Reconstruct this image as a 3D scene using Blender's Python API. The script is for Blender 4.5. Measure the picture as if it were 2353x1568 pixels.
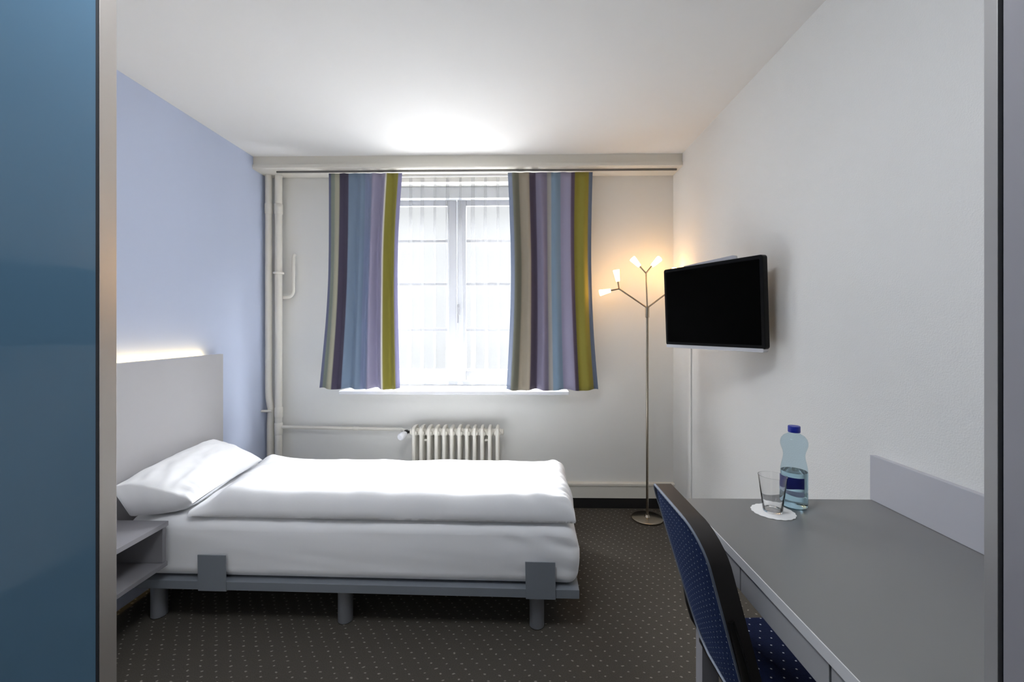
import bpy, bmesh, math, random
from mathutils import Vector, Matrix, noise
R = math.radians
random.seed(7)
S = bpy.context.scene
C = S.collection
for o in list(bpy.data.objects):
    bpy.data.objects.remove(o, do_unlink=True)

# ------------------------------------------------------------------ camera, world, exposure
cam = bpy.data.cameras.new('camera')
co = bpy.data.objects.new('camera', cam); C.objects.link(co)
cam.sensor_width = 36.0
cam.lens = 998.0 / 2353.0 * 36.0
cam.shift_y = -32.0 / 2353.0
cam.clip_start = 0.02
co.location = (0, 0, 1.27)
co.rotation_euler = (R(90), 0, math.atan(18.5 / 998.0))
S.camera = co

SKY, DIM_BAND, GROUND_FILL = 37.0, 0.0120, 0.145
W = bpy.data.worlds.new('room_fill_sky'); S.world = W
W.use_nodes = True
wn = W.node_tree.nodes; wl = W.node_tree.links
bg = wn['Background']
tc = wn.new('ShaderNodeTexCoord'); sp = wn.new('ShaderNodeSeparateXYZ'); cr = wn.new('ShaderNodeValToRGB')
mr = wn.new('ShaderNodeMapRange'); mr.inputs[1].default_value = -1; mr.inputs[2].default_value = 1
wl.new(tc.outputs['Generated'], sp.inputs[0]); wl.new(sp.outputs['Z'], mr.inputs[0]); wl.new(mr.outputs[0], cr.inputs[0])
# sky shaped to light the room: dim at the horizon, boosted overhead and below
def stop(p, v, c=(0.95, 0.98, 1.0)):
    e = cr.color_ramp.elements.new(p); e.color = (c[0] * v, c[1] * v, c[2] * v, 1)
cr.color_ramp.elements[0].position = 0.0; cr.color_ramp.elements[0].color = (GROUND_FILL, GROUND_FILL * .98, GROUND_FILL * .95, 1)
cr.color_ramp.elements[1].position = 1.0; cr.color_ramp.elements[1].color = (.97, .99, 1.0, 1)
stop(.39, GROUND_FILL); stop(.445, DIM_BAND); stop(.66, DIM_BAND * 1.3); stop(.74, 1.0)
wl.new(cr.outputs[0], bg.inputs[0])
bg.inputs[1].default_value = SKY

pl = bpy.data.lights.new('window_portal', 'AREA'); pl.shape = 'RECTANGLE'; pl.size = 1.5; pl.size_y = 1.45
pl.cycles.is_portal = True
po = bpy.data.objects.new('window_portal', pl); C.objects.link(po)
po.location = (-0.46, 3.36, 1.56); po.rotation_euler = (R(-90), 0, 0)

S.view_settings.view_transform = 'Standard'
S.view_settings.look = 'None'
S.view_settings.gamma = 1
S.view_settings.use_curve_mapping = False
S.view_settings.exposure = 0.72

# ------------------------------------------------------------------ materials
def lin(c):
    r = []
    for v in c:
        v /= 255.0
        r.append(v / 12.92 if v <= 0.04045 else ((v + 0.055) / 1.055) ** 2.4)
    return (r[0], r[1], r[2], 1.0)

class NT:
    def __init__(s, name):
        s.m = bpy.data.materials.new(name); s.m.use_nodes = True
        s.n = s.m.node_tree.nodes; s.l = s.m.node_tree.links
        s.b = s.n['Principled BSDF']; s.out = s.n['Material Output']
    def add(s, t, **kw):
        x = s.n.new(t)
        for k, v in kw.items(): setattr(x, k, v)
        return x
    def math(s, op, a, b=None, c=None):
        x = s.n.new('ShaderNodeMath'); x.operation = op
        for i, v in enumerate((a, b, c)):
            if v is None: continue
            if isinstance(v, (int, float)): x.inputs[i].default_value = v
            else: s.l.new(v, x.inputs[i])
        return x.outputs[0]

def mat(name, rgb, rough=0.6, metal=0.0, bump=None, spec=0.5, coat=0.0, mottled=0.0):
    t = NT(name); b = t.b
    b.inputs['Base Color'].default_value = lin(rgb)
    b.inputs['Roughness'].default_value = rough
    b.inputs['Metallic'].default_value = metal
    b.inputs['Specular IOR Level'].default_value = spec
    b.inputs['Coat Weight'].default_value = coat
    if bump or mottled:
        tcn = t.add('ShaderNodeTexCoord')
    if bump:
        sc, st, di = bump
        nz = t.add('ShaderNodeTexNoise'); nz.inputs['Scale'].default_value = sc; nz.inputs['Detail'].default_value = 4
        bp = t.add('ShaderNodeBump'); bp.inputs['Strength'].default_value = st; bp.inputs['Distance'].default_value = di
        t.l.new(tcn.outputs['Object'], nz.inputs['Vector']); t.l.new(nz.outputs[0], bp.inputs['Height'])
        t.l.new(bp.outputs[0], b.inputs['Normal'])
    if mottled:
        nz = t.add('ShaderNodeTexNoise'); nz.inputs['Scale'].default_value = 6
        mx = t.add('ShaderNodeMix', data_type='RGBA')
        c0 = lin(rgb)
        mx.inputs[6].default_value = c0
        mx.inputs[7].default_value = tuple(v * (1 - mottled) for v in c0[:3]) + (1,)
        t.l.new(tcn.outputs['Object'], nz.inputs['Vector']); t.l.new(nz.outputs[0], mx.inputs[0])
        t.l.new(mx.outputs[2], b.inputs['Base Color'])
    return t.m

def dotted(name, base, dot, a, b_, shift, rad, axes=('X', 'Y'), rough=0.95, bump=True, elong=1.0, weave=0.35, jitter=0.0):
    """woven cloth / carpet with a lattice of small light dots"""
    t = NT(name)
    tcn = t.add('ShaderNodeTexCoord'); sx = t.add('ShaderNodeSeparateXYZ')
    t.l.new(tcn.outputs['Object'], sx.inputs[0])
    X, Y = sx.outputs[axes[0]], sx.outputs[axes[1]]
    if jitter:
        jn = t.add('ShaderNodeTexNoise'); jn.inputs['Scale'].default_value = 22; jn.inputs['Detail'].default_value = 1
        t.l.new(tcn.outputs['Object'], jn.inputs['Vector'])
        js = t.add('ShaderNodeSeparateColor'); t.l.new(jn.outputs['Color'], js.inputs[0])
        X = t.math('ADD', X, t.math('MULTIPLY', js.outputs[0], jitter)); Y = t.math('ADD', Y, t.math('MULTIPLY', js.outputs[1], jitter))
    v = t.math('DIVIDE', Y, b_)
    row = t.math('FLOOR', v)
    u = t.math('ADD', t.math('DIVIDE', X, a), t.math('MULTIPLY', row, shift))
    fu = t.math('SUBTRACT', t.math('FRACT', u), 0.5)
    fv = t.math('SUBTRACT', t.math('FRACT', v), 0.5)
    du = t.math('MULTIPLY', fu, a / elong); dv = t.math('MULTIPLY', fv, b_)
    d = t.math('SQRT', t.math('ADD', t.math('MULTIPLY', du, du), t.math('MULTIPLY', dv, dv)))
    mr = t.add('ShaderNodeMapRange'); mr.inputs[1].default_value = rad * 0.7; mr.inputs[2].default_value = rad * 1.3
    mr.inputs[3].default_value = 1; mr.inputs[4].default_value = 0
    t.l.new(d, mr.inputs[0])
    nz = t.add('ShaderNodeTexNoise'); nz.inputs['Scale'].default_value = 260; nz.inputs['Detail'].default_value = 3
    t.l.new(tcn.outputs['Object'], nz.inputs['Vector'])
    c0 = lin(base)
    m1 = t.add('ShaderNodeMix', data_type='RGBA')
    m1.inputs[6].default_value = tuple(x * (1 - weave) for x in c0[:3]) + (1,)
    m1.inputs[7].default_value = tuple(min(1, x * (1 + weave)) for x in c0[:3]) + (1,)
    t.l.new(nz.outputs[0], m1.inputs[0])
    m2 = t.add('ShaderNodeMix', data_type='RGBA'); m2.inputs[7].default_value = lin(dot)
    t.l.new(m1.outputs[2], m2.inputs[6]); t.l.new(mr.outputs[0], m2.inputs[0])
    t.l.new(m2.outputs[2], t.b.inputs['Base Color'])
    t.b.inputs['Roughness'].default_value = rough
    t.b.inputs['Specular IOR Level'].default_value = 0.15
    if bump:
        bp = t.add('ShaderNodeBump'); bp.inputs['Strength'].default_value = 0.5; bp.inputs['Distance'].default_value = 0.003
        h = t.math('ADD', nz.outputs[0], mr.outputs[0])
        t.l.new(h, bp.inputs['Height']); t.l.new(bp.outputs[0], t.b.inputs['Normal'])
    return t.m

def emit(name, rgb, strength):
    t = NT(name)
    t.b.inputs['Base Color'].default_value = (0.8, 0.8, 0.8, 1)
    t.b.inputs['Emission Color'].default_value = lin(rgb)
    t.b.inputs['Emission Strength'].default_value = strength
    return t.m

def striped(name, stops):
    t = NT(name)
    uv = t.add('ShaderNodeUVMap'); uv.uv_map = 'uv'
    sx = t.add('ShaderNodeSeparateXYZ'); t.l.new(uv.outputs[0], sx.inputs[0])
    r = t.add('ShaderNodeValToRGB'); cr = r.color_ramp; cr.interpolation = 'LINEAR'
    pts = []
    for i, (p0, c) in enumerate(stops):
        p1 = stops[i + 1][0] if i + 1 < len(stops) else 1.0
        e = min(0.006, (p1 - p0) * 0.3)
        pts += [(p0 + e, lin(c)), (p1 - e, lin(c))]
    cr.elements[0].position = pts[0][0]; cr.elements[0].color = pts[0][1]
    cr.elements[1].position = pts[-1][0]; cr.elements[1].color = pts[-1][1]
    for p, c in pts[1:-1]:
        el = cr.elements.new(p); el.color = c
    t.l.new(sx.outputs['X'], r.inputs[0])
    t.l.new(r.outputs[0], t.b.inputs['Base Color'])
    t.b.inputs['Roughness'].default_value = 0.75; t.b.inputs['Specular IOR Level'].default_value = 0.2
    t.b.inputs['Sheen Weight'].default_value = 0.15
    tr = t.add('ShaderNodeBsdfTranslucent'); t.l.new(r.outputs[0], tr.inputs[0])
    mx = t.add('ShaderNodeMixShader'); mx.inputs[0].default_value = 0.14
    t.l.new(t.b.outputs[0], mx.inputs[1]); t.l.new(tr.outputs[0], mx.inputs[2]); t.l.new(mx.outputs[0], t.out.inputs[0])
    nz = t.add('ShaderNodeTexNoise'); nz.inputs['Scale'].default_value = 900
    bp = t.add('ShaderNodeBump'); bp.inputs['Strength'].default_value = 0.15; bp.inputs['Distance'].default_value = 0.001
    t.l.new(nz.outputs[0], bp.inputs['Height']); t.l.new(bp.outputs[0], t.b.inputs['Normal'])
    return t.m

def sheer_mat():
    t = NT('sheer_voile')
    tp = t.add('ShaderNodeBsdfTransparent'); tp.inputs[0].default_value = (1, 1, 1, 1)
    df = t.add('ShaderNodeBsdfDiffuse'); df.inputs[0].default_value = (0.29, 0.295, 0.31, 1)
    tl = t.add('ShaderNodeBsdfTranslucent'); tl.inputs[0].default_value = (0.29, 0.295, 0.31, 1)
    m1 = t.add('ShaderNodeMixShader'); m1.inputs[0].default_value = 0.5
    t.l.new(df.outputs[0], m1.inputs[1]); t.l.new(tl.outputs[0], m1.inputs[2])
    m2 = t.add('ShaderNodeMixShader'); m2.inputs[0].default_value = 0.22
    t.l.new(tp.outputs[0], m2.inputs[1]); t.l.new(m1.outputs[0], m2.inputs[2]); t.l.new(m2.outputs[0], t.out.inputs[0])
    return t.m

def pane_mat(name, tint=(1, 1, 1, 1), ior=1.45, rough=0.0):
    t = NT(name)
    tp = t.add('ShaderNodeBsdfTransparent'); tp.inputs[0].default_value = tint
    gl = t.add('ShaderNodeBsdfGlossy'); gl.inputs['Roughness'].default_value = rough
    lw = t.add('ShaderNodeLayerWeight'); lw.inputs[0].default_value = 0.5
    fr = t.math('MULTIPLY_ADD', t.math('POWER', lw.outputs['Facing'], 5.0), 0.5, 0.012)
    mx = t.add('ShaderNodeMixShader')
    t.l.new(fr, mx.inputs[0]); t.l.new(tp.outputs[0], mx.inputs[1]); t.l.new(gl.outputs[0], mx.inputs[2])
    t.l.new(mx.outputs[0], t.out.inputs[0])
    return t.m

def glass_mat(name, tint, ior, rough=0.0):
    t = NT(name)
    t.b.inputs['Base Color'].default_value = tint
    t.b.inputs['Transmission Weight'].default_value = 1
    t.b.inputs['IOR'].default_value = ior
    t.b.inputs['Roughness'].default_value = rough
    return t.m

M = dict(
    white_wall=mat('white_plaster', (236, 236, 234), 0.9, bump=(230, 0.35, 0.004), spec=0.2),
    back_wall=mat('smooth_white_plaster', (234, 233, 229), 0.9, bump=(60, 0.08, 0.002), spec=0.2),
    ceiling=mat('ceiling_paint', (238, 238, 237), 0.9, spec=0.2, bump=(90, 0.05, 0.002)),
    blue_wall=mat('lilac_blue_paint', (198, 208, 232), 0.85, spec=0.2, bump=(200, 0.06, 0.002)),
    trim=mat('cream_gloss_paint', (226, 222, 212), 0.45, bump=(40, 0.03, 0.001)),
    black=mat('black_skirting', (28, 27, 28), 0.5, bump=(60, 0.05, 0.001)),
    window=mat('window_paint', (232, 233, 236), 0.4),
    sash=mat('sash_paint', (192, 194, 201), 0.5),
    shutter=mat('shutter_box_paint', (205, 208, 212), 0.5),
    sheet=mat('white_cotton', (245, 246, 249), 0.9, spec=0.15, bump=(420, 0.12, 0.001)),
    lam=mat('grey_laminate', (138, 137, 142), 0.38, bump=(500, 0.04, 0.0006), mottled=0.05),
    head=mat('headboard_laminate', (189, 188, 191), 0.45, bump=(400, 0.04, 0.0006), mottled=0.04),
    frame=mat('bed_frame_laminate', (128, 134, 142), 0.42, bump=(500, 0.04, 0.0006), mottled=0.05),
    legm=mat('leg_silver_paint', (150, 153, 160), 0.35, metal=0.5, mottled=0.05),
    desk=mat('desk_laminate', (121, 121, 121), 0.30, bump=(300, 0.02, 0.0005), mottled=0.03),
    deskedge=mat('desk_edge_band', (210, 210, 212), 0.4),
    apron=mat('drawer_laminate', (170, 170, 172), 0.45, mottled=0.04),
    splash=mat('backsplash_laminate', (194, 194, 201), 0.4, mottled=0.03),
    alu=mat('brushed_aluminium', (212, 207, 202), 0.33, metal=0.85, mottled=0.04),
    seal_gap_dark=mat('black_rubber_and_gap_shade', (20, 26, 36), 0.6),
    blueglass=mat('blue_back_painted_glass', (82, 114, 138), 0.05, spec=0.42, coat=0.0),
    door=mat('grey_door_laminate', (150, 148, 154), 0.4, mottled=0.04),
    post=mat('grey_profile', (165, 163, 162), 0.4, metal=0.3),
    steel=mat('brushed_nickel', (175, 165, 150), 0.25, metal=1.0, mottled=0.05),
    tvblack=mat('tv_gloss_black', (3, 3, 4), 0.3, spec=0.15),
    screen=mat('tv_screen_black', (1, 1, 1), 0.5, spec=0.02),
    silver=mat('silver_plastic', (190, 190, 194), 0.35, metal=0.4),
    blackm=mat('black_steel', (20, 19, 19), 0.4, metal=0.2, mottled=0.1),
    shell=mat('dark_brown_edging', (48, 44, 42), 0.5, mottled=0.1),
    piping=mat('grey_blue_piping', (120, 128, 142), 0.6),
    cap=mat('blue_cap_plastic', (18, 40, 150), 0.35),
    label=mat('bottle_label_blue', (8, 22, 100), 0.4),
    labelpale=mat('bottle_label_silver', (150, 165, 190), 0.4, mottled=0.2),
    paper=mat('lace_paper', (240, 240, 240), 0.9, bump=(600, 0.6, 0.002)),
    carpet=dotted('dotted_carpet', (80, 76, 70), (142, 137, 128), 0.055, 0.0255, 1 / 3.0, 0.0029, elong=1.5, weave=0.45, jitter=0.022),
    seatcloth=dotted('dotted_navy_seat', (18, 30, 66), (205, 212, 228), 0.030, 0.026, 0.5, 0.0022, ('X', 'Y')),
    backcloth=dotted('dotted_navy_back', (36, 53, 92), (190, 200, 220), 0.016, 0.016, 0.37, 0.0012, ('Y', 'Z')),
    sheer=sheer_mat(),
    pane=pane_mat('window_glass'),
    pet=pane_mat('blue_bottle_plastic', (0.80, 0.89, 0.935, 1), 1.5, 0.05),
    water=glass_mat('water', (0.72, 0.88, 0.95, 1), 1.33),
    glass=glass_mat('clear_glass', (1, 1, 1, 1), 1.45),
    bulb=emit('frosted_lamp_glass', (255, 196, 120), 10.5),
    led=emit('warm_led_strip', (255, 222, 150), 10.0),
    fill_diffuser=emit('fill_lamp_diffuser', (246, 250, 255), 11.0),
)

# ------------------------------------------------------------------ mesh helpers
class MB:
    def __init__(s): s.bm = bmesh.new(); s.hard = False
    def _merge(s, b2):
        me = bpy.data.meshes.new('tmp'); b2.to_mesh(me); b2.free(); s.bm.from_mesh(me); bpy.data.meshes.remove(me)
    def box(s, x0, x1, y0, y1, z0, z1, bev=0.0, seg=2, mtx=None):
        b = bmesh.new(); bmesh.ops.create_cube(b, size=1)
        for v in b.verts:
            v.co = Vector(((x0 + x1) / 2 + v.co.x * (x1 - x0), (y0 + y1) / 2 + v.co.y * (y1 - y0), (z0 + z1) / 2 + v.co.z * (z1 - z0)))
        s.hard = True
        if bev > 0:
            bmesh.ops.bevel(b, geom=b.edges[:], offset=bev, segments=seg, profile=0.5, affect='EDGES')
        if mtx: bmesh.ops.transform(b, matrix=mtx, verts=b.verts[:])
        s._merge(b); return s
    def tube(s, pts, r, n=14, cap=True, flat=None):
        """sweep a circle (or ellipse: flat=(ra, rb, ref_vector)) along pts; r may be a list"""
        pts = [Vector(p) for p in pts]; rings = []
        rs = r if isinstance(r, (list, tuple)) else [r] * len(pts)
        up = None
        for i, p in enumerate(pts):
            d = (pts[min(i + 1, len(pts) - 1)] - pts[max(i - 1, 0)]).normalized()
            if flat is not None: a = Vector(flat[2]); a = (a - d * a.dot(d)).normalized()
            elif up is None:
                a = d.orthogonal().normalized()
            else:
                a = (up - d * up.dot(d)).normalized()
            up = a; b = d.cross(a)
            ra, rb = (flat[0], flat[1]) if flat is not None else (rs[i], rs[i])
            rings.append([s.bm.verts.new(p + a * math.cos(2 * math.pi * k / n) * ra + b * math.sin(2 * math.pi * k / n) * rb) for k in range(n)])
        for i in range(len(rings) - 1):
            for k in range(n):
                s.bm.faces.new((rings[i][k], rings[i][(k + 1) % n], rings[i + 1][(k + 1) % n], rings[i + 1][k]))
        if cap:
            s.bm.faces.new(list(reversed(rings[0]))); s.bm.faces.new(rings[-1])
        return s
    def lathe(s, prof, n=32, mtx=None):
        """prof: list of (r, z), closed at the axis when r = 0"""
        mtx = mtx or Matrix.Identity(4); rings = []
        for r, z in prof:
            if r < 1e-6: rings.append([s.bm.verts.new(mtx @ Vector((0, 0, z)))])
            else: rings.append([s.bm.verts.new(mtx @ Vector((r * math.cos(2 * math.pi * k / n), r * math.sin(2 * math.pi * k / n), z))) for k in range(n)])
        for a, b in zip(rings, rings[1:]):
            for k in range(n):
                k2 = (k + 1) % n
                if len(a) == 1 and len(b) == 1: continue
                if len(a) == 1: s.bm.faces.new((a[0], b[k2], b[k]))
                elif len(b) == 1: s.bm.faces.new((a[k], a[k2], b[0]))
                else: s.bm.faces.new((a[k], a[k2], b[k2], b[k]))
        return s
    def prism(s, outline, axis, d0, d1, bev=0.0):
        """extrude an outline given in the two other axes"""
        b = bmesh.new(); s.hard = True
        def P(a, c, d):
            return {'X': (d, a, c), 'Y': (a, d, c), 'Z': (a, c, d)}[axis]
        v0 = [b.verts.new(P(a, c, d0)) for a, c in outline]; v1 = [b.verts.new(P(a, c, d1)) for a, c in outline]
        f0 = b.faces.new(v0); f1 = b.faces.new(list(reversed(v1)))
        n = len(outline)
        for k in range(n): b.faces.new((v0[(k + 1) % n], v0[k], v1[k], v1[(k + 1) % n]))
        bmesh.ops.recalc_face_normals(b, faces=b.faces[:])
        if bev:
            es = [e for e in b.edges if f0 in e.link_faces or f1 in e.link_faces]
            bmesh.ops.bevel(b, geom=es, offset=bev, segments=2, profile=0.5, affect='EDGES')
        s._merge(b); return s
    def grid(s, nx, ny, fn, closed_x=False):
        vs = [[s.bm.verts.new(fn(i / (nx - 1), j / (ny - 1))) for i in range(nx)] for j in range(ny)]
        for j in range(ny - 1):
            for i in range(nx - 1):
                s.bm.faces.new((vs[j][i], vs[j][i + 1], vs[j + 1][i + 1], vs[j + 1][i]))
        return s
    def build(s, name, m, parent=None, angle=40, weld=0.0, recalc=True):
        if weld: bmesh.ops.remove_doubles(s.bm, verts=s.bm.verts[:], dist=weld)
        if recalc: bmesh.ops.recalc_face_normals(s.bm, faces=s.bm.faces[:])
        me = bpy.data.meshes.new(name); s.bm.to_mesh(me); s.bm.free()
        for p in me.polygons: p.use_smooth = True
        me.set_sharp_from_angle(angle=R(angle))
        me.materials.append(M[m] if isinstance(m, str) else m)
        o = bpy.data.objects.new(name, me); C.objects.link(o)
        if s.hard:
            wnm = o.modifiers.new('flat_faces', 'WEIGHTED_NORMAL'); wnm.keep_sharp = True; wnm.weight = 100
        if parent: o.parent = parent
        return o

def tag(o, label, cat, group=None, kind=None):
    if label: o['label'] = label
    if cat: o['category'] = cat
    if group: o['group'] = group
    if kind: o['kind'] = kind
    return o
def thing(name, label, cat, loc=(0, 0, 0), rot=(0, 0, 0), group=None):
    o = bpy.data.objects.new(name, None); C.objects.link(o)
    o.empty_display_size = 0.1
    o.location = loc; o.rotation_euler = rot
    return tag(o, label, cat, group)
def struct(name, mb, m, label, cat, **k):
    return tag(mb.build(name, m, **k), label, cat, kind='structure')
def arc(c, r, a0, a1, n, plane='XZ'):
    out = []
    for i in range(n + 1):
        a = R(a0 + (a1 - a0) * i / n); u, v = r * math.cos(a), r * math.sin(a)
        out.append((c[0] + u, c[1], c[2] + v) if plane == 'XZ' else (c[0], c[1] + u, c[2] + v) if plane == 'YZ' else (c[0] + u, c[1] + v, c[2]))
    return out

# ------------------------------------------------------------------ the setting
XL, XR, YB, YF, ZC = -1.80, 1.075, 3.07, -1.6, 2.42
struct('floor', MB().box(XL - .2, XR + .2, YF - .2, YB + .3, -0.1, 0), 'carpet', 'dark grey carpet with rows of small pale dots', 'floor')
struct('ceiling', MB().box(XL - .2, XR + .2, YF - .2, YB + .3, ZC, ZC + .1), 'ceiling', 'smooth white ceiling', 'ceiling')
struct('wall_left', MB().box(XL - .2, XL, YF - .2, YB + .3, 0, ZC), 'blue_wall', 'pale lilac blue wall behind the headboard', 'wall')
struct('wall_right', MB().box(XR, XR + .2, YF - .2, YB + .3, 0, ZC), 'white_wall', 'white rough plaster wall behind the desk', 'wall')
struct('wall_front', MB().box(XL, XR, YF - .2, YF, 0, ZC), 'white_wall', 'white wall at the entry end of the room', 'wall')
wx0, wx1, wz0, wz1 = -1.20, 0.28, 0.83, 2.30
wb = MB()
wb.box(XL, wx0, YB, YB + .3, 0, ZC).box(wx1, XR, YB, YB + .3, 0, ZC).box(wx0, wx1, YB, YB + .3, 0, wz0).box(wx0, wx1, YB, YB + .3, wz1, ZC)
struct('wall_back', wb, 'back_wall', 'white wall around the window above the radiator', 'wall', weld=0.0005)
# curtain pelmet box under the ceiling
pm = MB()
prof = [(2.895, 2.42), (2.895, 2.366), (2.885, 2.362), (2.885, 2.340), (2.892, 2.334), (3.069, 2.334), (3.069, 2.42)]
pm.prism(prof, 'X', XL + .001, XR - .001)
struct('trim_1', pm, 'trim', 'cream curtain pelmet box running along the ceiling above the window', 'pelmet')
# skirting boards
bb = MB().prism([(3.0695, 0.075), (3.044, 0.075), (3.044, 0.158), (3.036, 0.163), (3.036, 0.176), (3.044, 0.182), (3.0695, 0.182)], 'X', XL + .001, XR - .001)
struct('baseboard_back', bb, 'trim', 'cream skirting board with a top lip under the window wall', 'baseboard')
struct('trim_2', MB().box(XL + .002, XR - .002, 3.052, 3.0695, 0.0005, 0.0745, .003), 'black', 'black plinth strip below the cream skirting board', 'trim')
struct('trim_3', MB().box(1.066, 1.0745, 2.738, 2.750, 0.01, 1.2, .002), 'white_wall', 'thin white cable cover running down the right wall below the television', 'cable cover')

# window: frame > two casements with glass
win = thing('window_1', 'white casement window with glazing bars behind the sheer curtain', 'window', (-0.46, 3.27, 0.83))
win['kind'] = 'structure'
def wpart(mb, name, m, parent=win):
    o = mb.build(name, m, parent); o.matrix_parent_inverse = Matrix.Translation(-Vector(win.location)); return o
zt = 2.225
fr = MB()
fr.box(wx0 + .001, wx1 - .001, 3.235, 3.30, zt, wz1 - .001, .003)
fr.box(wx0 + .001, wx0 + .05, 3.24, 3.30, wz0 + .001, zt, .003).box(wx1 - .05, wx1 - .001, 3.24, 3.30, wz0 + .001, zt, .003)
fr.box(wx0 + .05, wx1 - .05, 3.24, 3.30, wz0 + .001, .865, .003)
wpart(fr, 'window_frame', 'sash')
wpart(MB().box(wx0 + .02, wx1 - .02, 3.17, 3.234, 2.215, 2.298, .004), 'shutter_box', 'shutter')
def casement(x0, x1, hx):
    cs = MB(); st = .068
    for a, b in ((x0, x0 + st), (x1 - st, x1)): cs.box(a, b, 3.235, 3.262, .867, zt - .002, .006)
    cs.box(x0 + st, x1 - st, 3.235, 3.262, .867, .955, .006); cs.box(x0 + st, x1 - st, 3.235, 3.262, zt - .05, zt - .002, .006)
    for z in (1.914, 1.592, 1.25): cs.box(x0 + st, x1 - st, 3.2408, 3.246, z - .011, z + .011, .001)
    o = wpart(cs, 'casement', 'sash')
    g = MB().box(x0 + st - .005, x1 - st + .005, 3.2365, 3.2405, .95, zt - .045).build('window_pane', 'pane', o)
    g.matrix_parent_inverse = o.matrix_parent_inverse.copy()
    g.matrix_parent_inverse = Matrix.Identity(4)
    return o
ca = casement(wx0 + .052, -.474, 0); cb = casement(-.470, wx1 - .052, 1)
hd = MB().box(-.468, -.446, 3.222, 3.236, 1.36, 1.44, .003).tube([(-.457, 3.215, 1.41), (-.457, 3.20, 1.41), (-.457, 3.198, 1.40), (-.457, 3.198, 1.30)], .007)
hd.build('window_handle', mat('handle_metal', (120, 120, 130), .35, metal=.7), cb)
MB().box(-.40, -.34, 3.215, 3.236, .89, .945, .006).build('window_latch', mat('latch_grey', (150, 150, 152), .4, metal=.4), cb)
sill = MB().box(-1.245, .335, 2.955, 3.069, .806, .833, .008, 3)
wpart(sill, 'window_sill', 'window')
sill2 = MB().box(wx0 + .001, wx1 - .001, 3.0695, 3.239, .8305, .836, .001)
wpart(sill2, 'inner_sill', 'window')

# ------------------------------------------------------------------ blue glass sliding partition on the left
gp = thing('glass_partition', 'glossy blue glass partition with aluminium edge in the left foreground', 'partition', (-.7, .74, 0))
def bpart(mb, name, m, root, **k):
    o = mb.build(name, m, root, **k)
    mw = Matrix.LocRotScale(root.location, root.rotation_euler, None)
    o.matrix_parent_inverse = mw.inverted(); return o
bpart(MB().box(-.738, -.7005, YF + .02, .704, .004, ZC - .004), 'glass_panel', 'blueglass', gp)
bpart(MB().box(-.738, -.7005, .7042, .7095, .004, ZC - .004), 'seal_and_shadow_gap', 'seal_gap_dark', gp)
bpart(MB().box(-.742, -.7, .710, .7415, .002, ZC - .002, .0012), 'aluminium_edge', 'alu', gp)
struct('wall_bathroom', MB().box(XL + .001, -.745, .60, .70, 0.001, ZC - .001), 'white_wall', 'white wall joining the blue partition to the left wall', 'wall')

# ------------------------------------------------------------------ wardrobe at the right edge
wd = thing('wardrobe', 'grey wardrobe front and side post at the right edge of the view', 'wardrobe', (.85, .1, 0))
bpart(MB().box(.64, XR - .002, -.60, .5915, .004, 2.30, .001), 'carcass', 'door', wd)
bpart(MB().box(.62, .6395, .5755, .5925, .004, ZC - .004, .001), 'side_post', 'post', wd)
bpart(MB().box(.626, .6395, .5695, .5752, .004, ZC - .004), 'seal_and_shadow_gap', 'seal_gap_dark', wd)  # dark strip standing in for the shadow gap beside the door
bpart(MB().box(.62, .6395, -.60, .5692, .004, ZC - .004, .001), 'door', 'door', wd)

# added fill lamp above the camera, out of view, brightens the walls
cl = thing('fill_lamp', 'added round white fill lamp on the ceiling, out of view', 'lamp', (-.30, .74, ZC))
MB().lathe([(0, 0), (.31, 0), (.31, -.03), (.30, -.035), (0, -.035)], 48).build('base', 'window', cl)
MB().lathe([(.295, -.036), (.285, -.06), (.20, -.082), (0, -.092)], 48).build('diffuser', 'fill_diffuser', cl)

# ------------------------------------------------------------------ headboard and nightstand
hb = thing('headboard', 'pale grey headboard panel on the blue wall with a glowing light strip behind', 'headboard', (-1.76, 1.9, 0))
bpart(MB().box(-1.775, -1.745, 1.10, 2.522, .26, 1.112, .0015), 'panel', 'head', hb)
bpart(MB().box(-1.799, -1.776, 1.16, 2.42, 1.096, 1.107), 'light_strip', 'led', hb)
for yb in (1.2, 2.3):
    bpart(MB().box(-1.7995, -1.7755, yb, yb + .05, .3, 1.0), 'batten', 'head', hb)

ns = thing('nightstand', 'grey open box nightstand fixed beside the bed head', 'nightstand', (-1.62, 1.6, .262))
bpart(MB().box(-1.7445, -1.488, 1.33, 1.812, .430, .450, .0015), 'top', 'lam', ns)
bpart(MB().box(-1.7445, -1.489, 1.33, 1.809, .263, .281, .0015), 'bottom_shelf', 'lam', ns)
bpart(MB().box(-1.7445, -1.496, 1.790, 1.808, .2815, .4295, .001), 'side_panel', 'lam', ns)
bpart(MB().box(-1.7445, -1.496, 1.335, 1.353, .2815, .4295, .001), 'side_panel', 'lam', ns)
bpart(MB().box(-1.7445, -1.73, 1.3535, 1.7895, .2815, .4295, .001), 'back_panel', 'lam', ns)

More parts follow.
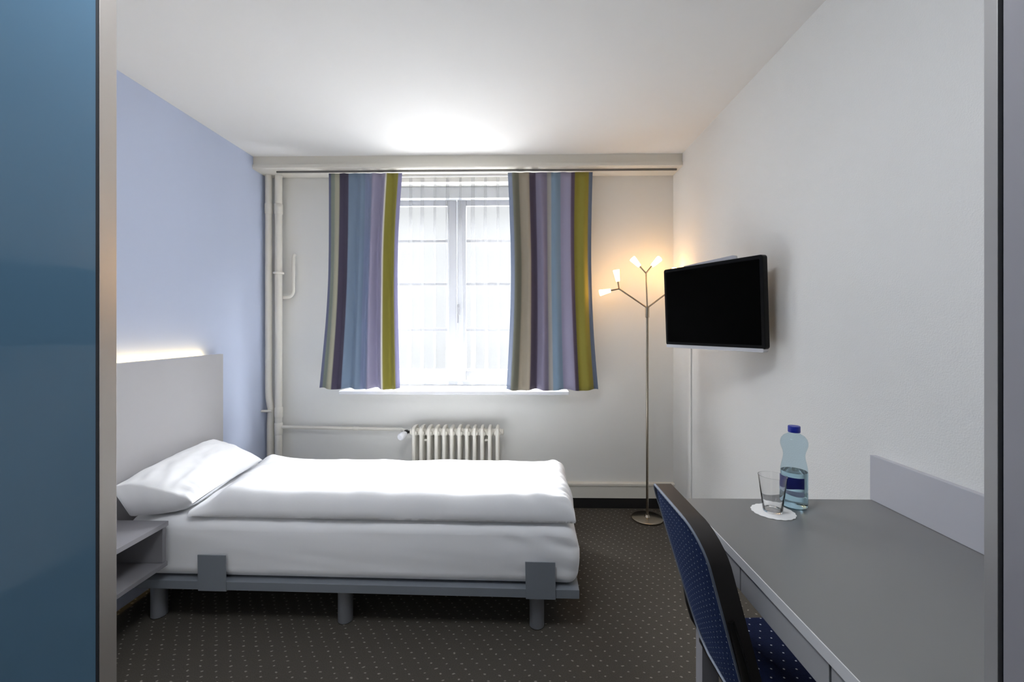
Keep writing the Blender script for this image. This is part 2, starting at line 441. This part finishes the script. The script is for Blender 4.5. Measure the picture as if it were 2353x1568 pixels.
# ------------------------------------------------------------------ bed (local frame: x' <= 0 toward the head, y' toward the window)
BED = ((.243, 1.783, 0), (0, 0, R(-1.23)))
bed = thing('bed', 'grey platform bed frame on round legs in front of the window', 'bed', *BED)
MB().box(-1.985, 0, 0, .82, .155, .192, .0025).build('platform', 'frame', bed)
for x in (-1.834, -1.0, -.173):
    for y in (.062, .758):
        MB().lathe([(0, 0), (.026, 0), (.031, .004), (.031, .1545), (0, .1545)], 28, Matrix.Translation((x, y, 0))).build('leg', 'legm', bed)
for x in (-1.545, -.158):
    for y, s in ((0, -1), (.82, 1)):
        pb = MB().prism([(x - .061, .153), (x + .061, .153), (x + .059, .305), (x - .064, .305)], 'Y', y + s * .0005, y + s * .0045, .0008)
        pb.build('mattress_bracket', 'frame', bed)

def rotbed(p):
    return Matrix.LocRotScale(Vector(BED[0]), Matrix.Rotation(BED[1][2], 3, 'Z').to_quaternion(), None) @ Vector(p)
# mattress with stretched sheet
def mattress():
    b = bmesh.new(); bmesh.ops.create_cube(b, size=1)
    x0, x1, y0, y1, z0, z1 = -1.945, -.005, .016, .804, .1945, .448
    for v in b.verts: v.co = Vector(((x0 + x1) / 2 + v.co.x * (x1 - x0), (y0 + y1) / 2 + v.co.y * (y1 - y0), (z0 + z1) / 2 + v.co.z * (z1 - z0)))
    bmesh.ops.bevel(b, geom=b.edges[:], offset=.045, segments=6, profile=.5, affect='EDGES')
    bmesh.ops.subdivide_edges(b, edges=[e for e in b.edges if e.calc_length() > .1], cuts=60, use_grid_fill=True)
    bmesh.ops.triangulate(b, faces=[f for f in b.faces if len(f.verts) > 4])
    for v in b.verts:
        x, y, z = v.co
        hz = (z - z0) / (z1 - z0)
        bul = math.sin(math.pi * min(max(hz, 0), 1))
        if x > -.1: v.co.x += .012 * bul - .05 * max(0, hz - .55) * (1 if x > -.06 else .5)
        w = .004 * noise.noise(Vector((x * 1.2, y * 3, z * 9))) + .0016 * noise.noise(Vector((x * 2.2 + 4, y * 5, z * 24 + x * 3)))
        if y < .2: v.co.y += w - .006 * bul
        if hz > .8: v.co.z += .004 * noise.noise(Vector((x * 3, y * 4, 2)))
        if x > -.3 and y < .1:
            v.co.y += .0045 * noise.noise(Vector((x * 9 + z * 22, 3, z * 9)))
        if v.co.z < .194: v.co.z = .1940
        if y < .2: v.co.y = max(v.co.y, .0068)
    m = MB(); m.bm.free(); m.bm = b
    return m
mt = mattress().build('mattress', 'sheet', angle=60)
mt.location = BED[0]; mt.rotation_euler = BED[1]
tag(mt, 'thick white mattress with fitted sheet on the grey bed frame', 'mattress')

# duvet: closed quilt, in the bed frame
def duvet():
    nx, ny = 190, 90
    x0a, x0b, x1 = -1.665, -1.80, -.012       # left edge near / far, right edge
    zb = .4565
    def base(u, v):
        xl = x0a + (x0b - x0a) * v
        y = .012 + (.785 - .012) * v
        x = xl + (x1 - xl) * u
        return x, y
    def prof(u, v):
        e_r = min(1, (1 - u) / .035); e_l = min(1, u / (.115 - .065 * v))
        e_f = min(1, v / .085); e_b = min(1, (1 - v) / .16)
        f = lambda t: math.sqrt(max(0, 1 - (1 - t) ** 2))
        fl = e_l * e_l * (3 - 2 * e_l)
        return f(e_r), .20 + .80 * fl, f(e_f), f(e_b), e_l
    def T(u, v):
        a, l, fr_, bk, e_l = prof(u, v)
        h = .100 * (1 - .74 * max(0, (v - .30) / .70) ** 1.1)
        n = noise.noise(Vector((u * 9, v * 3.2, 1.3))) * .009 + noise.noise(Vector((u * 22, v * 8, 5.1))) * .0035
        n += .004 * noise.noise(Vector((u * 5, v * 26, 9.7)))
        if u > .84:
            k = (u - .84) / .16
            n += k * .0075 * math.sin(46 * (v * .9 + u * .55) + 5 * noise.noise(Vector((u * 12, v * 6, 0))))
        if u > .93: n += .006 * (u - .93) / .07 * math.sin(150 * v + 4 * noise.noise(Vector((v * 8, 1, 0))))
        if u < .2:
            k = (1 - u / .2)
            n += k * .008 * noise.noise(Vector((u * 40 - v * 10, v * 7, 3)))
        pk = .035 * math.exp(-((u - .045) / .04) ** 2 - ((v - .84) / .13) ** 2)
        return (h + n + .8 * pk / max(l, .3)) * a * l * fr_ * (.25 + .75 * bk) 
    m = MB()
    def top(u, v):
        x, y = base(u, v)
        a, l, fr_, bk, e_l = prof(u, v)
        # bulge the front and right edges out a little at mid height
        wob = .010 * noise.noise(Vector((u * 6, 0, 2))) + .004 * noise.noise(Vector((u * 22, 0, 4)))
        if v < .12: y += -.010 * math.sin(math.pi * min(1, v / .085)) + wob * (1 - v / .12)
        x += .008 * noise.noise(Vector((v * 7, 8, 2))) * (1 if u > .9 else 0)
        if u < .12: x += (1 - u / .12) * .02 * noise.noise(Vector((v * 5, 3, 1)))
        z = zb + .012 * (1 if 0 else 1) * min(1, e_l + .2) + T(u, v)
        z -= .010 * max(0, (v - .8) / .2)
        return Vector((x, y, z))
    def remap(t, e=.10):   # denser rows at the edges
        return t + .0
    gu = lambda t: t if True else t
    def warp(t): return .5 - .5 * math.cos(math.pi * t) if False else t
    def edge(t):      # cluster samples near 0 and 1
        return t + .13 * math.sin(2 * math.pi * t) * -1 / (1) * .9 if True else t
    tp = [[m.bm.verts.new(top(edge(i / (nx - 1)), edge(j / (ny - 1)))) for i in range(nx)] for j in range(ny)]
    bt = []
    for j in range(ny):
        row = []
        for i in range(nx):
            if i in (0, nx - 1) or j in (0, ny - 1): row.append(tp[j][i])
            else:
                p = tp[j][i].co
                row.append(m.bm.verts.new((p.x, max(p.y, .02), min(zb, p.z - .002))))
        bt.append(row)
    for g, rev in ((tp, False), (bt, True)):
        for j in range(ny - 1):
            for i in range(nx - 1):
                q = (g[j][i], g[j][i + 1], g[j + 1][i + 1], g[j + 1][i])
                if len(set(q)) == 4: 
                    try: m.bm.faces.new(tuple(reversed(q)) if rev else q)
                    except ValueError: pass
    return m
dv = duvet().build('duvet', 'sheet', angle=80)
dv.location = BED[0]; dv.rotation_euler = BED[1]
tag(dv, 'white puffy duvet spread over the mattress', 'duvet')

# pillow leaning on the headboard
def pillow():
    A, B = Vector((-1.700, 1.775, .600)), Vector((-1.700, 2.375, .650))
    D, Cc = Vector((-1.405, 1.835, .512)), Vector((-1.520, 2.540, .484))
    n = 64
    m = MB()
    nrm = ((B - A).cross(D - A)).normalized()
    if nrm.z < 0: nrm = -nrm
    def pt(u, v, side):
        # u along the headboard (near -> far), v from headboard down to the mattress
        pu, pv = 2 * u - 1, 2 * v - 1
        # slightly concave edges so the corners read as points
        k = .035
        uu = .5 + .5 * pu * (1 - k * (1 - pv * pv)); vv = .5 + .5 * pv * (1 - k * 1.6 * (1 - pu * pu))
        p = A.lerp(B, uu).lerp(D.lerp(Cc, uu), vv)
        eu = max(0, 1 - abs(pu) ** 2.4)
        if pu < 0: eu = .10 + .90 * eu        # the open, folded end of the case stays thick
        e = (eu * max(0, 1 - abs(pv) ** 2.4)) ** .55
        w = .006 * noise.noise(Vector((u * 4, v * 6, 2))) + .004 * noise.noise(Vector((u * 13, v * 9, 6)))
        near = max(0, 1 - u / .35)
        w += near * .012 * noise.noise(Vector((u * 9 + v * 3, v * 6, 4)))
        lo = max(0, v - .7) / .3 * max(0, 1 - abs(u - .12) / .25)
        w += lo * .010 * math.sin(u * 95)
        dn = max(0, 1 - u / .55); dn = dn * dn * (3 - 2 * dn)
        if side < 0:
            p = p - Vector((0, 0, .125 * dn * (1 - v) ** .8)) + Vector((.05 * dn * (1 - v), .03 * dn, 0))
        if side > 0: return p + nrm * (.082 * e + w * min(1, e * 2.5))
        return p - nrm * (.060 * e - w * .8 * min(1, e * 2)) 
    ends = []
    for side in (1, -1):
        vs = [[m.bm.verts.new(pt(i / (n - 1), j / (n - 1), side)) for i in range(n)] for j in range(n)]
        for j in range(n - 1):
            for i in range(n - 1):
                m.bm.faces.new((vs[j][i], vs[j][i + 1], vs[j + 1][i + 1], vs[j + 1][i]))
        ends.append([vs[j][0] for j in range(n)])
    for j in range(n - 1): m.bm.faces.new((ends[0][j], ends[0][j + 1], ends[1][j + 1], ends[1][j]))
    for v in m.bm.verts:
        v.co.x = max(v.co.x, -1.742)
        v.co.z = max(v.co.z, .4555)
    return m
pw = pillow().build('pillow', 'sheet', angle=178, weld=.0004)
tag(pw, 'plump white pillow leaning on the headboard', 'pillow')

# ------------------------------------------------------------------ radiator and pipes
rd = thing('radiator', 'cream column radiator under the window', 'radiator', (-.46, 2.95, 0))
pitch = .0512; x0 = -.741
def rsection():
    s = MB()
    for yy in (2.905, 2.955, 3.005):
        s.tube([(0, yy, .12), (0, yy, .20), (0, yy, .50), (0, yy, .56)], [.012, .0125, .0125, .012], 12)
    for z in (.125, .555):
        s.tube([(0, 2.893, z), (0, 2.905, z), (0, 3.005, z), (0, 3.017, z)], [.006, .02, .02, .006], 14)
        s.tube([(-.0255, 2.955, z), (-.010, 2.955, z), (.010, 2.955, z), (.0255, 2.955, z)], [.021, .026, .026, .021], 16)
    # crest on top, rounded front shoulder
    s.prism([(2.893, .545), (2.888, .565), (2.893, .585), (2.905, .596), (2.955, .600), (3.005, .596), (3.017, .575), (3.012, .545)], 'X', -.011, .011, .007)
    return s
r0 = None
for k in range(12):
    if r0 is None:
        r0 = rsection().build('section', 'trim', rd); o = r0
    else:
        o = r0.copy(); C.objects.link(o); o.parent = rd
    o.matrix_parent_inverse = Matrix.Translation(-rd.location)
    o.location = (x0 + pitch * (k + .5), 0, 0)
bpart(MB().tube([(x0 - .008, 2.955, .555), (x0 - .001, 2.955, .555)], .02), 'end_plug', 'trim', rd)
bpart(MB().tube([(x0 + 12 * pitch + .001, 2.955, .555), (x0 + 12 * pitch + .012, 2.955, .555), (x0 + 12 * pitch + .016, 2.955, .555)], [.022, .02, .012]), 'end_plug', 'trim', rd)
for xx in (x0 + pitch * 2, x0 + pitch * 10):
    bpart(MB().box(xx - .011, xx + .011, 2.93, 3.068, .497, .512, .002), 'wall_bracket', 'trim', rd)
vb = bpart(MB().tube([(x0 - .009, 2.955, .553), (-.778, 2.955, .553)], .009).tube([(-.778, 2.955, .540), (-.778, 2.955, .566)], .012), 'valve', 'blackm', rd)
kn = MB().tube([(-.778, 2.942, .548), (-.785, 2.928, .543), (-.800, 2.892, .533), (-.803, 2.884, .531)], [.014, .022, .024, .018], 20)
k_ = kn.build('valve_knob', 'window', vb)
for xx in (-.725, -.19):
    bpart(MB().box(xx - .01, xx + .01, 2.91, 2.99, .0005, .105, .002), 'foot', 'trim', rd)

pa = thing('heating_pipe', 'cream vertical heating pipe in the corner, left of the pair', 'pipe', (-1.76, 3.02, 0))
bpart(MB().tube([(-1.760, 3.03, .003), (-1.760, 3.03, .60), (-1.757, 3.03, .64), (-1.748, 3.02, .69), (-1.750, 3.01, .73), (-1.758, 3.01, .78), (-1.760, 3.01, .84), (-1.760, 3.01, 2.333)], .0225, 18), 'pipe', 'trim', pa)
bpart(MB().tube([(-1.760, 3.01, 2.06), (-1.760, 3.01, 2.065), (-1.760, 3.01, 2.13), (-1.760, 3.01, 2.135)], [.0226, .0255, .0255, .0226], 18), 'coupling', 'trim', pa)
bpart(MB().tube([(-1.7995, 2.99, .685), (-1.725, 2.99, .685)], .0085), 'wall_clamp', 'trim', pa)
pb_ = thing('heating_pipe', 'cream vertical heating pipe with side branches, right of the pair', 'pipe', (-1.693, 3.02, 0))
bpart(MB().tube([(-1.693, 3.015, .003), (-1.693, 3.015, 2.333)], .0240, 18), 'pipe', 'trim', pb_)
for a, b in ((2.06, 2.135), (.635, .71), (.515, .60)):
    bpart(MB().tube([(-1.693, 3.015, a), (-1.693, 3.015, a + .006), (-1.693, 3.015, b - .006), (-1.693, 3.015, b)], [.0241, .0275, .0275, .0241], 18), 'coupling', 'trim', pb_)
bpart(MB().lathe([(.0242, -.008), (.034, -.007), (.036, 0), (.034, .007), (.0242, .008)], 20, Matrix.Translation((-1.693, 3.015, 1.648))), 'pipe_ring', 'trim', pb_)
bpart(MB().tube([(-1.668, 3.03, 1.478), (-1.645, 3.035, 1.480)] + arc((-1.645, 3.035, 1.525), .045, -90, 0, 8)[1:] + [(-1.600, 3.04, 1.76), (-1.600, 3.045, 1.775), (-1.600, 3.057, 1.785)], .0115, 12), 'bleed_tube', 'trim', pb_)
bpart(MB().tube([(-1.668, 3.015, .5685), (-1.30, 3.02, .562), (-1.20, 3.02, .560), (-.90, 3.02, .556), (-.83, 3.02, .5555), (-.80, 2.99, .5545), (-.788, 2.965, .5535), (-.7785, 2.957, .553)], .0115, 14)
      .tube([(-1.17, 3.02, .5592), (-1.165, 3.02, .559), (-1.135, 3.02, .559), (-1.13, 3.02, .5588)], [.0116, .0145, .0145, .0116], 14), 'radiator_branch', 'trim', pb_)

# ------------------------------------------------------------------ curtains
def curtain(tx0, tx1, bx0, bx1, zt, zb, y, nf, amp, phase, overl=0.0, seed=0, bul=0.0, nu=240, nv=40, edge_l=None):
    bm = bmesh.new(); uvl = bm.loops.layers.uv.new('uv'); vs = []
    for j in range(nv):
        v = j / (nv - 1); row = []
        for i in range(nu):
            u = i / (nu - 1)
            a = 2 * math.pi * nf * u + phase + .9 * noise.noise(Vector((u * 3, v * .8, seed)))
            k = amp * (.55 + .45 * v) * (.75 + .6 * noise.noise(Vector((u * 2.2, 4, seed))))
            vx = v ** 1.1
            xt = tx0 + (tx1 - tx0) * u; xb = bx0 + (bx1 - bx0) * u
            x = xt + (xb - xt) * vx + overl * (1 + .8 * noise.noise(Vector((u * 9, v * .7, seed + 4)))) * math.sin(a) + .006 * noise.noise(Vector((u * 5, v * 2, seed + 9)))
            x += bul * math.sin(math.pi * v) * (u - .5)
            z = zt + (zb - zt) * v + .006 * v * math.sin(a * .5 + 1) * (1 if overl == 0 else .2)
            if v < .03: z += .004 * math.sin(a)
            row.append((bm.verts.new((x, y + k * math.sin(a), z)), u))
        vs.append(row)
    for j in range(nv - 1):
        for i in range(nu - 1):
            q = (vs[j][i], vs[j + 1][i], vs[j + 1][i + 1], vs[j][i + 1])
            f = bm.faces.new([p[0] for p in q])
            for lp, p in zip(f.loops, q): lp[uvl].uv = (p[1], 0)
    m = MB(); m.bm.free(); m.bm = bm
    return m
SL = [(0, (118, 122, 150)), (.025, (150, 158, 146)), (.085, (182, 180, 160)), (.15, (84, 78, 98)), (.285, (132, 150, 172)), (.50, (146, 156, 184)),
      (.60, (164, 160, 184)), (.785, (226, 222, 214)), (.80, (152, 145, 68)), (.955, (148, 146, 182))]
SR = [(0, (128, 138, 160)), (.05, (128, 128, 116)), (.13, (168, 158, 142)), (.25, (92, 82, 100)), (.33, (142, 136, 158)), (.46, (176, 172, 168)), (.51, (134, 156, 176)),
      (.62, (163, 158, 182)), (.745, (100, 88, 112)), (.79, (154, 144, 64)), (.955, (118, 130, 152))]
cA = curtain(-1.303, -.800, -1.368, -.815, 2.316, .850, 2.932, 6, .027, .3, seed=1, bul=-.05)
cA = cA.build('striped_curtain', striped('striped_cloth', SL), angle=80, recalc=False)
tag(cA, 'striped curtain left of the window with olive stripe beside the sheer', 'curtain', 'striped curtains at the window')
cB = curtain(-.083, .490, -.092, .528, 2.314, .845, 2.932, 6, .027, 2.2, seed=5, bul=-.05)
cB = cB.build('striped_curtain', striped('striped_cloth_two', SR), angle=80, recalc=False)
tag(cB, 'striped curtain right of the window, next to the branched floor lamp', 'curtain', 'striped curtains at the window')
for o in (cA, cB):
    md = o.modifiers.new('thickness', 'SOLIDIFY'); md.thickness = .0015; md.offset = 0
sh = curtain(-1.16, .24, -1.17, .25, 2.312, .868, 3.020, 16, .014, .0, overl=.027, seed=12, nu=560, nv=26)
sh = sh.build('sheer_curtain', 'sheer', angle=80, recalc=False)
tag(sh, 'translucent white sheer curtain hanging in front of the window', 'curtain')
rl = thing('curtain_rail', 'thin curtain rail under the pelmet', 'curtain rail', (-.4, 2.96, 2.325))
bpart(MB().box(-1.66, 1.05, 2.9275, 2.9365, 2.3215, 2.3335, .001), 'rail', mat('rail_grey', (120, 118, 116), .4, metal=.5), rl)
bpart(MB().box(-1.20, .27, 3.0155, 3.0245, 2.3185, 2.3335, .001), 'sheer_rail', 'window', rl)

# ------------------------------------------------------------------ branched floor lamp
lx, ly = .841, 2.888
fl = thing('floor_lamp', 'slim nickel floor lamp with branching arms and small glowing cone shades', 'lamp', (lx, ly, 0))
MB().lathe([(0, .001), (.098, .001), (.102, .004), (.102, .010), (.098, .0135), (.02, .016), (.012, .03), (0, .03)], 48).build('base', 'steel', fl)
MB().tube([(0, 0, .03), (0, 0, 1.40)], .0085, 16).build('pole', 'steel', fl)
MB().lathe([(.0086, 1.33), (.013, 1.335), (.013, 1.40), (.0, 1.405)], 18).build('joint', 'steel', fl)
def branch(p0, hub, t1, t2, end1, end2):
    s = MB().tube([p0, hub], .0055, 10)
    for t in (t1, t2): s.tube([hub, t], .0055, 10)
    a = s.build('arm', 'steel', fl)
    for t, e in ((t1, end1), (t2, end2)):
        d = (Vector(e) - Vector(t)); L = d.length
        q = d.to_track_quat('Z', 'Y').to_matrix().to_4x4(); mm = Matrix.Translation(Vector(t)) @ q
        MB().lathe([(0, 0), (.0115, .001), (.0125, .004), (.021, L - .003), (.0195, L), (.014, L - .004), (0, L - .012)], 20, mm).build('lamp_shade', 'bulb', a)
branch((0, 0, 1.40), (-.008, 0, 1.627), (-.053, -.01, 1.672), (.034, .01, 1.676), (-.104, -.02, 1.722), (.088, .02, 1.727))
branch((-.004, 0, 1.40), (-.187, .0, 1.524), (-.194, -.005, 1.572), (-.240, .005, 1.513), (-.207, -.010, 1.648), (-.312, .010, 1.497))
branch((.004, 0, 1.40), (.150, -.01, 1.512), (.170, .01, 1.590), (.145, -.05, 1.560), (.190, .02, 1.660), (.155, -.11, 1.600))

# ------------------------------------------------------------------ television on the wall
tvc = Vector((.8682, 2.020, 1.3715))
tv = thing('television', 'black flat television on a swivel arm high on the right wall', 'television', tvc, (R(2.6), 0, math.atan2(-.48, .241)))
Wt, Ht = .537, .388
def rrect(w, h, r, n=5):
    pts = []
    for cx, cy, a0 in ((w / 2 - r, h / 2 - r, 0), (-w / 2 + r, h / 2 - r, 90), (-w / 2 + r, -h / 2 + r, 180), (w / 2 - r, -h / 2 + r, 270)):
        for i in range(n + 1):
            a = R(a0 + 90 * i / n); pts.append((cx + r * math.cos(a), cy + r * math.sin(a)))
    return pts
MB().prism(rrect(Wt, Ht, .012), 'Y', 0, .032, .004).build('housing', 'tvblack', tv)
MB().prism(rrect(Wt - .03, Ht - .034, .003), 'Y', -.0012, .0005).build('screen', 'screen', tv)
MB().prism([(x, z - Ht / 2 - .004) for x, z in rrect(Wt - .01, .016, .006)], 'Y', -.003, .028, .002).build('bottom_bar', 'silver', tv)
MB().prism([(x, z - .01) for x, z in rrect(.36, .26, .03)], 'Y', .0322, .056, .008).build('back_cover', 'tvblack', tv)
MB().prism([(-.17, .135), (.135, .135), (.120, Ht / 2 + .017), (.105, Ht / 2 + .021), (-.17, Ht / 2 + .008)], 'Y', .036, .048, .002).build('mount_rail', 'silver', tv)
arm = MB().tube([(.0, .06, .02), (.02, .11, .02), (.055, .178, .02)], .014, 12).box(-.05, .05, .0565, .066, -.04, .08, .003)
arm.build('mount_arm', 'silver', tv)
# wall plate
wp = MB().box(1.058, 1.0745, 2.01, 2.10, 1.32, 1.46, .003)
bpart(wp, 'wall_plate', 'silver', tv)

# ------------------------------------------------------------------ desk
dk = thing('desk', 'long grey desk with drawers along the right wall', 'desk', (.78, .97, 0))
dx0, dy0, dy1 = .4965, .600, 1.329
bpart(MB().box(dx0 + .0025, 1.0735, dy0, dy1, .728, .750, .001), 'top', 'desk', dk)
bpart(MB().box(dx0, dx0 + .0023, dy0, dy1, .728, .7503, .0005), 'edge_band', 'deskedge', dk)
bpart(MB().box(1.056, 1.0735, .62, 1.331, .7505, .884, .001), 'backsplash', 'splash', dk)
bpart(MB().box(.502, .548, 1.207, 1.250, .001, .7275, .001), 'leg', 'lam', dk)
bpart(MB().box(1.02, 1.066, 1.207, 1.250, .001, .7275, .001), 'leg', 'lam', dk)
bpart(MB().box(.515, 1.05, .61, 1.206, .672, .7275, .001).box(.549, 1.019, 1.21, 1.247, .672, .7275, .001), 'drawer_case', 'lam', dk)
for a, b in ((1.0005, 1.2035), (.714, .9955), (.612, .709)):
    bpart(MB().box(.501, .5148, a, b, .669, .7265, .0012), 'drawer_front', 'apron', dk)

# things on the desk
bt = thing('water_bottle', 'blue plastic water bottle with blue cap and label standing on the desk', 'bottle', (.793, 1.272, .7505))
prof = [(0, .004), (.020, .002), (.028, .0), (.0335, .004), (.0345, .012), (.0345, .045), (.0338, .05), (.0345, .055), (.0345, .085), (.0345, .10), (.034, .11), (.0315, .125), (.0285, .138), (.027, .150),
        (.0285, .160), (.032, .170), (.0345, .180), (.0345, .188), (.032, .197), (.026, .205), (.018, .210), (.0145, .213), (.0135, .216), (.0135, .222)]
MB().lathe(prof, 40).build('bottle_body', 'pet', bt)
wpf = [(0, .0055)] + [(r - .0012, z + .001) for r, z in prof[1:] if z < .10 and z > 0] + [(.0332, .104), (0, .104)]
MB().lathe(wpf, 40).build('water', 'water', bt)
MB().lathe([(0, .2335), (.0148, .2335), (.0158, .232), (.0158, .2165), (.0148, .2155), (0, .2155)][::-1], 30).build('cap', 'cap', bt)
def label_part(a0, a1, z0, z1, wave, nm, m):
    s = MB(); n = 24
    def f(u, v):
        a = R(a0 + (a1 - a0) * u); r = .0349
        zz = z0 + (z1 - z0) * v
        if wave: zz += wave * math.sin(u * math.pi * 1.6 + .4) * (1 - v)
        return (r * math.cos(a), r * math.sin(a), zz)
    s.grid(n, 4, f)
    def g(u, v):
        p = Vector(f(u, v)); p.x *= 1.006; p.y *= 1.006; return p
    s.grid(n, 4, g)
    return s.build(nm, m, bt, recalc=False)
label_part(150, 282, .058, .092, -.004, 'label', 'label')
label_part(150, 282, .042, .054, .003, 'label_band', 'labelpale')

dl = MB()
def doily():
    n = 96; b = dl.bm; pts = []
    for k in range(n):
        a = 2 * math.pi * k / n
        r = .0535 + .0025 * abs(math.sin(a * 9)) 
        pts.append((r * math.cos(a), r * math.sin(a)))
    dl.prism(pts, 'Z', .0003, .0014)
doily()
d_ = dl.build('doily', 'paper', angle=30); d_.location = (.711, 1.234, .7503)
tag(d_, 'round white lace paper doily under the drinking glass', 'doily')
gl = MB().lathe([(0, .0), (.0235, 0), (.0245, .002), (.0365, .099), (.0368, .1005), (.0355, .1005), (.0352, .099), (.0238, .006), (.022, .0042), (0, .004)], 48)
g_ = gl.build('drinking_glass', 'glass', angle=50); g_.location = (.711, 1.236, .7519)
tag(g_, 'empty clear drinking glass on a white doily beside the bottle', 'glass')

# ------------------------------------------------------------------ chair (faces the desk, +x)
chx, chy = .60, 1.062
ch = thing('chair', 'navy dotted upholstered chair with black frame pushed under the desk', 'chair', (chx, chy, 0))
hw = .165
def bx(h):      # local x of the rear face of the backrest at height h
    return .361 - chx + (.83 - h) * .30
# backrest outline in local (y, z): rounded top, narrowing to the bottom
def outline(ins, n=7):
    w = hw - ins; t = .853 - ins; b = .43 + ins; r = .075 - ins * .5; rb = .085
    pts = []
    wb = w - .02
    for cy, cz, a0, rr in ((w - r, t - r, 0, r), (-w + r, t - r, 90, r), (-wb + rb, b + rb, 180, rb), (wb - rb, b + rb, 270, rb)):
        for i in range(n + 1):
            a = R(a0 + 90 * i / n); pts.append((cy + rr * math.cos(a), cz + rr * math.sin(a)))
    return pts
def slab(ins, d0, d1, puff=0.0, rings=6):
    """closed pad following the outline, leaning with the back; d is depth along +x from the rear face"""
    s = MB(); o = outline(ins); cy = 0; cz = sum(p[1] for p in o) / len(o)
    def P(p, k, d): 
        y, z = cy + (p[0] - cy) * k, cz + (p[1] - cz) * k
        return Vector((bx(z) + d + .10 * (y / hw) ** 2 * .12, y, z))
    for d, sg in ((d0, -1), (d1, 1)):
        prev = None
        for q in range(rings + 1):
            k = 1 - q / rings
            dd = d + sg * puff * math.sqrt(max(0, 1 - k ** 3))
            if k < 1e-6:
                c = s.bm.verts.new(P(o[0], 0, dd))
                for i in range(len(o)): s.bm.faces.new((prev[i], prev[(i + 1) % len(o)], c))
            else:
                cur = [s.bm.verts.new(P(p, k, dd)) for p in o]
                if prev:
                    for i in range(len(o)): s.bm.faces.new((prev[i], prev[(i + 1) % len(o)], cur[(i + 1) % len(o)], cur[i]))
                else: ring0 = cur if sg < 0 else ring0; ring1 = cur
                prev = cur
    for i in range(len(o)):
        s.bm.faces.new((ring0[i], ring0[(i + 1) % len(o)], ring1[(i + 1) % len(o)], ring1[i]))
    return s
bk = slab(.006, .003, .042, .006).build('backrest', 'backcloth', ch, angle=50)
# flat dark edging hoop round the pad
def hoop(ins, d0, d1, t):
    s = MB(); oo = outline(ins); oi = outline(ins + t); n = len(oo)
    def P(p, d): return Vector((bx(p[1]) + d + .012 * (p[0] / hw) ** 2, p[0], p[1]))
    R4 = [[s.bm.verts.new(P(p, d)) for p in o] for o, d in ((oo, d0), (oo, d1), (oi, d1), (oi, d0))]
    for a in range(4):
        A, B = R4[a], R4[(a + 1) % 4]
        for i in range(n): s.bm.faces.new((A[i], A[(i + 1) % n], B[(i + 1) % n], B[i]))
    return s
hoop(0, .002, .044, .0055).build('edging', 'shell', bk)
s_ = MB(); s_.tube([Vector((bx(p[1]) + .001 + .012 * (p[0] / hw) ** 2, p[0], p[1])) for p in outline(.003)] + [Vector((bx(outline(.003)[0][1]) + .001 + .012, outline(.003)[0][0], outline(.003)[0][1]))], .0035, 8)
s_.build('piping', 'piping', bk)
# seat
st_ = bmesh.new(); bmesh.ops.create_cube(st_, size=1)
for v in st_.verts: v.co = Vector((.098 + v.co.x * .36, v.co.y * (.39 if v.co.x > 0 else .35), .428 + v.co.z * .05))
bmesh.ops.bevel(st_, geom=[e for e in st_.edges if abs(e.verts[0].co.z - e.verts[1].co.z) > .01], offset=.05, segments=6, profile=.5, affect='EDGES')
bmesh.ops.bevel(st_, geom=[e for e in st_.edges if abs(e.verts[0].co.z - e.verts[1].co.z) < .001], offset=.016, segments=4, profile=.5, affect='EDGES')
mm = MB(); mm.bm.free(); mm.bm = st_; mm.build('seat', 'seatcloth', ch, angle=50)
MB().box(-.10, .25, -.165, .165, .388, .4025, .004).build('seat_frame', 'blackm', ch)
for s in (-1, 1):
    y = s * .172
    # frame upright continuing into the front leg, then the rear leg
    MB().tube([(bx(.66) + .024, y * .86, .66), (bx(.58) + .022, y * .90, .58), (bx(.50) + .014, y * .98, .50), (bx(.45) + .014, y, .45), (bx(.41) + .03, y, .405), (bx(.40) + .06, y, .392), (-.02, y, .392), (.20, y, .392), (.235, y, .375), (.25, y, .34), (.275, y, .012)], 0, 14, flat=(.013, .009, (0, 0, 1) if False else (0, 1, 0))).build('leg', 'blackm', ch)
    MB().tube([(.0, y * .96, .385), (-.03, y * .98, .36), (-.21, y * 1.05, .012)], .0105, 12).build('leg', 'blackm', ch)
    MB().tube([(.275, y, .001), (.275, y, .02)], .0135, 12).build('foot_cap', 'seal_gap_dark', ch)
    MB().tube([(-.213, y * 1.05, .001), (-.205, y * 1.05, .022)], .0135, 12).build('foot_cap', 'seal_gap_dark', ch)
